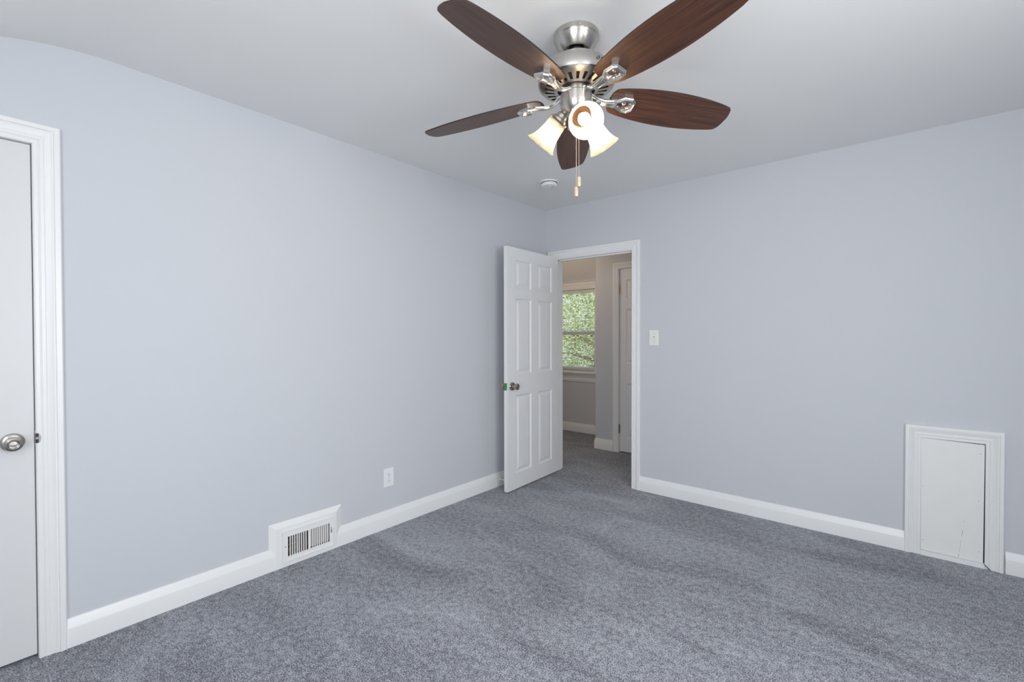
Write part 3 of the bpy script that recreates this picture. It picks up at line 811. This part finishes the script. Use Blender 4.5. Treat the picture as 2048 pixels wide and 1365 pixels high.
# ------------------------------------------------------------------ ceiling fan
FC = Vector((1.612, -2.000, H))
fan = thing('ceiling_fan', FC, 'brushed nickel ceiling fan with five dark walnut blades and three lit frosted glass lamps', 'ceiling fan')
T0 = Matrix.Translation((FC.x, FC.y, 0))
def fl_(name, prof, m, seg=56, smooth=32): return lathe_obj(name, prof, m, fan, T0, seg, smooth)
fl_('canopy', [(0, 2.4395), (0.084, 2.4395), (0.087, 2.436), (0.0875, 2.419), (0.0855, 2.4165), (0.0838, 2.4145), (0.0828, 2.410), (0.0785, 2.400), (0.0715, 2.389), (0.0635, 2.3795), (0.0570, 2.3735), (0.0540, 2.3720), (0.0515, 2.3735), (0.0495, 2.378), (0.046, 2.396), (0.0, 2.398)], M['nickel'])
bm = bmesh.new(); a = math.radians(-48)
add_lathe(bm, [(0.0032, 0), (0.003, 0.002), (0, 0.003)], 12, axis_matrix((FC.x + 0.0874 * math.cos(a), FC.y + 0.0874 * math.sin(a), 2.428), (math.cos(a), math.sin(a), 0)))
obj('canopy_screw', bm, M['polished'], fan, 40)
fl_('hanger_ball', [(0, 2.397), (0.024, 2.395), (0.031, 2.388), (0.032, 2.379), (0.028, 2.368), (0.022, 2.360), (0.018, 2.350), (0.018, 2.338), (0.0, 2.338)], M['blackrubber'])
# housing: domed top, shallow slotted bowl below
fl_('motor_housing', [(0.018, 2.343), (0.050, 2.343), (0.070, 2.340), (0.095, 2.331), (0.118, 2.316), (0.136, 2.297), (0.147, 2.276), (0.1505, 2.260), (0.1500, 2.2495), (0.1478, 2.2430)], M['nickel_satin'], 64, 40)
bm = bmesh.new(); NSL = 25
def ring(r, z, a): return bm.verts.new((FC.x + r * math.cos(a), FC.y + r * math.sin(a), z))
rows_ = [(0.1478, 2.2432), (0.1435, 2.2385), (0.136, 2.2347), (0.1225, 2.2305), (0.086, 2.2235), (0.076, 2.2220), (0.073, 2.2215), (0.072, 2.228)]
half = 0.215
cols = []
for k in range(NSL):
    for f in (-half, -half / 2, 0, half / 2, half, half + (1 - 2 * half) / 2): cols.append((k + f) * 2 * PI / NSL + 0.05)
grid = [[ring(r, z, a) for a in cols] for r, z in rows_]
nc = len(cols)
for i in range(len(rows_) - 1):
    for c in range(nc):
        if i == 3 and c % 6 < 4: continue
        c2 = (c + 1) % nc
        bm.faces.new((grid[i][c], grid[i][c2], grid[i + 1][c2], grid[i + 1][c]))
obj('vented_bowl', bm, M['nickel'], fan, 40)
fl_('motor', [(0.060, 2.2235), (0.070, 2.230), (0.085, 2.236), (0.130, 2.243), (0.130, 2.25)], M['motor'])
fl_('rotor_hub', [(0.0, 2.232), (0.050, 2.232), (0.052, 2.229), (0.052, 2.2245), (0.0, 2.2245)], M['blackrubber'])
fl_('switch_cup', [(0.040, 2.206), (0.060, 2.2055), (0.0625, 2.203), (0.0628, 2.170), (0.0615, 2.160), (0.057, 2.148), (0.049, 2.138), (0.038, 2.131), (0.024, 2.1275), (0.012, 2.127), (0.010, 2.122), (0, 2.121)], M['nickel'])
fl_('neck_collar', [(0.0, 2.2250), (0.0575, 2.2250), (0.0590, 2.2235), (0.0590, 2.2075), (0.0575, 2.2062), (0.0, 2.2062)], M['nickel'])

# emblem on the housing: black script flourishes lying on the dome
def dome_point(ang, z):
    pr = [(0.095, 2.331), (0.118, 2.316), (0.136, 2.297), (0.147, 2.276), (0.1505, 2.258)]
    for (r0, z0), (r1, z1) in zip(pr[:-1], pr[1:]):
        if z1 <= z <= z0:
            t = (z0 - z) / (z0 - z1); r = r0 + (r1 - r0) * t + 0.0004
            return Vector((FC.x + r * math.cos(ang), FC.y + r * math.sin(ang), z))
    return Vector((FC.x + 0.1511 * math.cos(ang), FC.y + 0.1511 * math.sin(ang), z))
bm = bmesh.new()
def script(pts, w):
    P_ = [dome_point(math.radians(-25.5 + p * 1.05), 2.2605 + q * 0.0016) for p, q in pts]
    add_tube(bm, P_, [1.4 * w * s for s in ([0.5] + [1] * (len(P_) - 2) + [0.4])], 6)
script([(3.2, 12), (2.0, 13), (1.2, 10), (2.2, 8), (1.2, 5.5), (-0.6, 3), (-2.2, 2), (-3.2, 3.5), (-3.0, 6), (-1.6, 7.5), (0.2, 7.2)], 0.0008)
script([(4.4, 12.5), (5.2, 13.5)], 0.0011); script([(1.2, 12.2), (0.2, 13.6)], 0.001)
script([(8.5, 10.5), (7.6, 11.6), (6.0, 10.5), (4.9, 7.5), (4.8, 4.0), (5.8, 1.8), (7.2, 2.0), (8.4, 4.0)], 0.0008)
script([(6.8, 8.5), (6.2, 6.0), (6.8, 4.0), (8.0, 5.0), (9.2, 8.0), (10.4, 10.5), (11.2, 8.0), (11.0, 4.0), (12.2, 2.6)], 0.0007)
obj('emblem', bm, M['ink'], fan, 60)

# blades and arms
UT_P, UT_M, WT, UR, WR, WM = 0.6687, 0.6708, 0.0575, 0.1452, 0.0531, 0.0816
def blade_bm():
    bm = bmesh.new(); N_ = 22; T_ = 0.0055
    def hw(t): return WR * (t - .4) * (t - 1) / .4 + WM * t * (t - 1) / (.4 * -.6) + WT * t * (t - .4) / .6
    out = []
    for i in range(N_ + 1):
        t = i / N_; w = hw(t)
        if i == 0: out.append((UR + 0.010, w * 0.99)); continue
        if i == N_: out.append((UR + (UT_P - UR) * 0.990, w * 1.0)); continue
        out.append((UR + (UT_P - UR) * t, w))
    for k in range(1, 12):                          # curved tip
        s = 1 - 2 * k / 12; u = (UT_P if s > 0 else UT_M) + 0.013 * (1 - s * s)
        out.append((u, s * WT * 0.99))
    low = []
    for i in range(N_ + 1):
        t = i / N_; w = hw(t)
        if i == 0: low.append((UR + 0.010, -w * 0.99)); continue
        if i == N_: low.append((UR + (UT_M - UR) * 0.990, -w)); continue
        low.append((UR + (UT_M - UR) * t, -w))
    out += low[::-1]
    for k in range(1, 8):                           # blunt root
        s = -1 + 2 * k / 8; out.append((UR - 0.006 * (1 - abs(s)), s * WR * 0.93))
    add_prism(bm, out, lambda a, b, h: Vector((a, b, h)), 0.0, T_)
    for f in bm.faces: f.material_index = 1 if len(f.verts) == 4 else 0
    ed = [e for e in bm.edges if abs(e.verts[0].co.z - e.verts[1].co.z) < 1e-6]
    bmesh.ops.bevel(bm, geom=ed, offset=0.0012, segments=2, affect='EDGES')
    return bm

def smooth_path(pts, n=6):
    """Catmull-Rom through pts"""
    P_ = [Vector(p) for p in pts]; out = []
    for i in range(len(P_) - 1):
        p0, p1, p2, p3 = P_[max(i - 1, 0)], P_[i], P_[i + 1], P_[min(i + 2, len(P_) - 1)]
        for k in range(n):
            t = k / n
            out.append(0.5 * ((2 * p1) + (p2 - p0) * t + (2 * p0 - 5 * p1 + 4 * p2 - p3) * t * t + (-p0 + 3 * p1 - 3 * p2 + p3) * t ** 3))
    out.append(P_[-1]); return out

def arm_bm():
    """blade arm in the blade's frame (x along the blade, z up), loop under the blade root"""
    bm = bmesh.new()
    # loop: faceted shield ring with stepped mouldings
    cu = 0.205
    oct_ = [(-0.060, 0.0120), (-0.038, 0.0200), (-0.012, 0.0350), (0.024, 0.0350), (0.042, 0.020), (0.042, -0.020), (0.024, -0.0350), (-0.012, -0.0350), (-0.038, -0.0200), (-0.060, -0.0120)]
    prof = [(1.0, -0.0002), (1.0, -0.0125), (0.94, -0.0150), (0.89, -0.0150), (0.85, -0.0195), (0.78, -0.0205), (0.74, -0.0190), (0.66, -0.0190), (0.62, -0.0170), (0.57, -0.0170), (0.52, -0.012), (0.46, -0.0002)]
    rows = [[bm.verts.new((cu + (a + 0.004 * (1 - s)) * s, b * s, z)) for a, b in oct_] for s, z in prof]
    n = len(oct_)
    for a, b in zip(rows[:-1], rows[1:]):
        for i in range(n):
            j = (i + 1) % n; bm.faces.new((a[i], a[j], b[j], b[i]))
    # arm: ribbed bar from the hub, dipping and rising into the loop
    path = smooth_path([(0.046, 0, 0.010), (0.066, 0, 0.004), (0.090, 0, -0.010), (0.116, 0, -0.017), (0.140, 0, -0.0155), (0.165, 0, -0.0120)], 5)
    m_ = len(path); rings_ = []
    for i, p in enumerate(path):
        t = i / (m_ - 1)
        w = 0.0170 - 0.0035 * math.sin(PI * min(1, t * 1.15)) + (0.004 if t > 0.85 else 0) * (t - 0.85) / 0.15
        hgt = 0.011 - 0.002 * t
        tan = (path[min(i + 1, m_ - 1)] - path[max(i - 1, 0)]).normalized(); up = Vector((-tan.z, 0, tan.x))
        sec = [(-1, 0.45), (-1, -0.15), (-0.78, -0.45), (-0.5, -0.5), (-0.42, -0.78), (0.42, -0.78), (0.5, -0.5), (0.78, -0.45), (1, -0.15), (1, 0.45), (0.6, 0.6), (-0.6, 0.6)]
        rings_.append([bm.verts.new(p + Vector((0, q * w, 0)) + up * (r * hgt)) for q, r in sec])
    k_ = len(rings_[0])
    for a, b in zip(rings_[:-1], rings_[1:]):
        for i in range(k_):
            j = (i + 1) % k_; bm.faces.new((a[i], a[j], b[j], b[i]))
    bm.faces.new(rings_[0][::-1]); bm.faces.new(rings_[-1])
    return bm

PHI, BETA, BZ = 0.9375, -0.2524, 2.2055
EX = [(1.1, -1.39, -6.92), (-1.77, -3.27, -1.04), (-1.08, -3.29, 2.23), (1.01, -1.46, 3.52), (0.74, -0.22, 2.2)]
blade_me = arm_me = None
for k, (dp, dr, db) in enumerate(EX):
    a = PHI + k * 2 * PI / 5 + math.radians(dp); dr = math.radians(dr); b = BETA + math.radians(db)
    er = Vector((math.cos(a) * math.cos(dr), math.sin(a) * math.cos(dr), math.sin(dr)))
    et = Vector((-math.sin(a), math.cos(a), 0)); nn = er.cross(et)
    ev = et * math.cos(b) + nn * math.sin(b); ew = er.cross(ev)
    mx = Matrix(((er.x, ev.x, ew.x, FC.x), (er.y, ev.y, ew.y, FC.y), (er.z, ev.z, ew.z, BZ), (0, 0, 0, 1)))
    if blade_me is None:
        o = obj('blade', blade_bm(), [M['wood'], M['edge']], fan, None, mx); blade_me = o.data
        o2 = obj('blade_arm', arm_bm(), M['polished'], fan, 24, mx); arm_me = o2.data
        bm = bmesh.new(); add_lathe(bm, [(0.0085, -0.0002), (0.0080, -0.003), (0.005, -0.0052), (0, -0.006)], 20, Matrix.Translation((0.205, 0, 0)))
        o3 = obj('blade_screw', bm, M['polished'], fan, 40, mx); screw_me = o3.data
    else:
        for nm, me in (('blade', blade_me), ('blade_arm', arm_me), ('blade_screw', screw_me)):
            o = bpy.data.objects.new(nm, me); COL.objects.link(o); o.matrix_basis = mx
            o.parent = fan; o.matrix_parent_inverse = PARENT_INV[fan.name]

# three lamps
SHADE = [(0.0335, 0.0), (0.0365, 0.004), (0.0375, 0.015), (0.0385, 0.035), (0.0405, 0.055), (0.0445, 0.075), (0.0510, 0.093), (0.0590, 0.107), (0.0635, 0.113), (0.0640, 0.1145), (0.0625, 0.1150)]
for az, tilt, rm, zm in ((-46, 34, 0.170, 2.0276), (74, 47, 0.152, 2.036), (194, 47, 0.152, 2.036)):
    a = math.radians(az); th = math.radians(tilt)
    ax = Vector((math.cos(a) * math.cos(th), math.sin(a) * math.cos(th), -math.sin(th)))
    mouth = Vector((FC.x + rm * math.cos(a), FC.y + rm * math.sin(a), zm))
    neck = mouth - ax * 0.115
    mx = axis_matrix(neck, ax)
    bm = bmesh.new()                                # curved arm out of the cup and the socket cup
    root_ = Vector((FC.x + 0.032 * math.cos(a), FC.y + 0.032 * math.sin(a), 2.150))
    add_tube(bm, smooth_path([root_, root_ * 0.45 + (neck - ax * 0.030) * 0.55 + Vector((0, 0, 0.004)), neck - ax * 0.022], 4), 0.0135, 14)
    add_lathe(bm, [(0.0, -0.034), (0.014, -0.034), (0.020, -0.030), (0.0225, -0.024), (0.0235, -0.014), (0.030, -0.010), (0.0320, -0.004), (0.0330, 0.006), (0.0310, 0.0085), (0.0, 0.0085)], 32, mx)
    sk = obj('lamp_socket', bm, M['nickel'], fan, 35)
    bm = bmesh.new(); add_lathe(bm, [(0.0, 0.0088), (0.0345, 0.0088), (0.0352, 0.0105), (0.0345, 0.0118), (0.0, 0.0115)], 32, mx)
    ln = obj('socket_liner', bm, M['liner'], None, 35); ln.parent = sk; ln.matrix_parent_inverse = Matrix.Identity(4)
    for q in range(3):
        bm = bmesh.new(); aa = 2 * PI * q / 3 + 0.5
        pp = mx @ Vector((0.033 * math.cos(aa), 0.033 * math.sin(aa), 0.002)); dd = mx.to_3x3() @ Vector((math.cos(aa), math.sin(aa), 0))
        add_lathe(bm, [(0.0022, -0.004), (0.0022, 0.004), (0.004, 0.005), (0.004, 0.009), (0, 0.010)], 10, axis_matrix(pp, dd))
        obj('thumb_screw', bm, M['nickel'], fan, 40)
    bm = bmesh.new(); add_lathe(bm, SHADE, 48, mx)
    so = obj('lamp_shade', bm, M['shade'], fan, 60)
    bm = bmesh.new(); add_lathe(bm, [(0.0135, 0.040), (0.0160, 0.052), (0.0205, 0.066), (0.0222, 0.077), (0.0205, 0.088), (0.0150, 0.096), (0.0078, 0.0998), (0.0, 0.1010)], 24, mx)
    bn = bmesh.new(); add_lathe(bn, [(0.0, 0.008), (0.0125, 0.009), (0.0130, 0.030), (0.0135, 0.040)], 24, mx)
    bo = obj('bulb', bm, M['bulb'], None, 60)
    bo.parent = so; bo.matrix_parent_inverse = Matrix.Identity(4)
    bb = obj('bulb_base', bn, M['plastic'], None, 60); bb.parent = so; bb.matrix_parent_inverse = Matrix.Identity(4)

# pull chains with pendants
for (dx, zt, z0, z1) in ((0.000, 2.128, 1.850, 1.810), (0.0105, 2.128, 1.889, 1.849)):
    cxx, cyy = FC.x + dx * r_.x + 0.002 * d_.x, FC.y + dx * r_.y + 0.002 * d_.y
    bm = bmesh.new(); z = zt
    add_tube(bm, [(cxx, cyy, zt), (cxx, cyy, z0 - 0.002)], 0.0006, 6)
    while z > z0:
        add_lathe(bm, [(0, 0.0016), (0.0014, 0.0009), (0.0016, 0), (0.0014, -0.0009), (0, -0.0016)], 8, Matrix.Translation((cxx, cyy, z))); z -= 0.0046
    po = obj('pull_chain', bm, M['chain'], fan, 60)
    h = z0 - z1
    bm = bmesh.new(); add_lathe(bm, [(0, h), (0.003, h), (0.0066, h - 0.002), (0.0080, h - 0.006), (0.0086, h * 0.5), (0.0082, 0.006), (0.0070, 0.001), (0, 0.0)], 16, Matrix.Translation((cxx, cyy, z1)))
    pe = obj('pendant', bm, M['pendant'], None, 45); pe.parent = po; pe.matrix_parent_inverse = Matrix.Identity(4)

# windows that let the daylight in (beside and behind the camera)
def daylight_window(name, mp, a0, a1, label):
    w = bmesh.new()
    for (b0, b1, c0, c1) in ((a0, a0 + 0.05, 0.77, 2.07), (a1 - 0.05, a1, 0.77, 2.07), (a0 + 0.05, a1 - 0.05, 0.77, 0.82), (a0 + 0.05, a1 - 0.05, 2.02, 2.07), (a0 + 0.05, a1 - 0.05, 1.40, 1.44)):
        add_prism(w, [(b0, c0), (b1, c0), (b1, c1), (b0, c1)], mp, -0.07, -0.03)
    return struct(obj(name, w, M['sash']), label, 'window')
daylight_window('window_2', RIGHT, -3.5, -2.1, 'white double-hung window in the right wall, beside the camera')
daylight_window('window_3', NEAR, 1.8, 3.2, 'white double-hung window in the near wall, behind the camera')
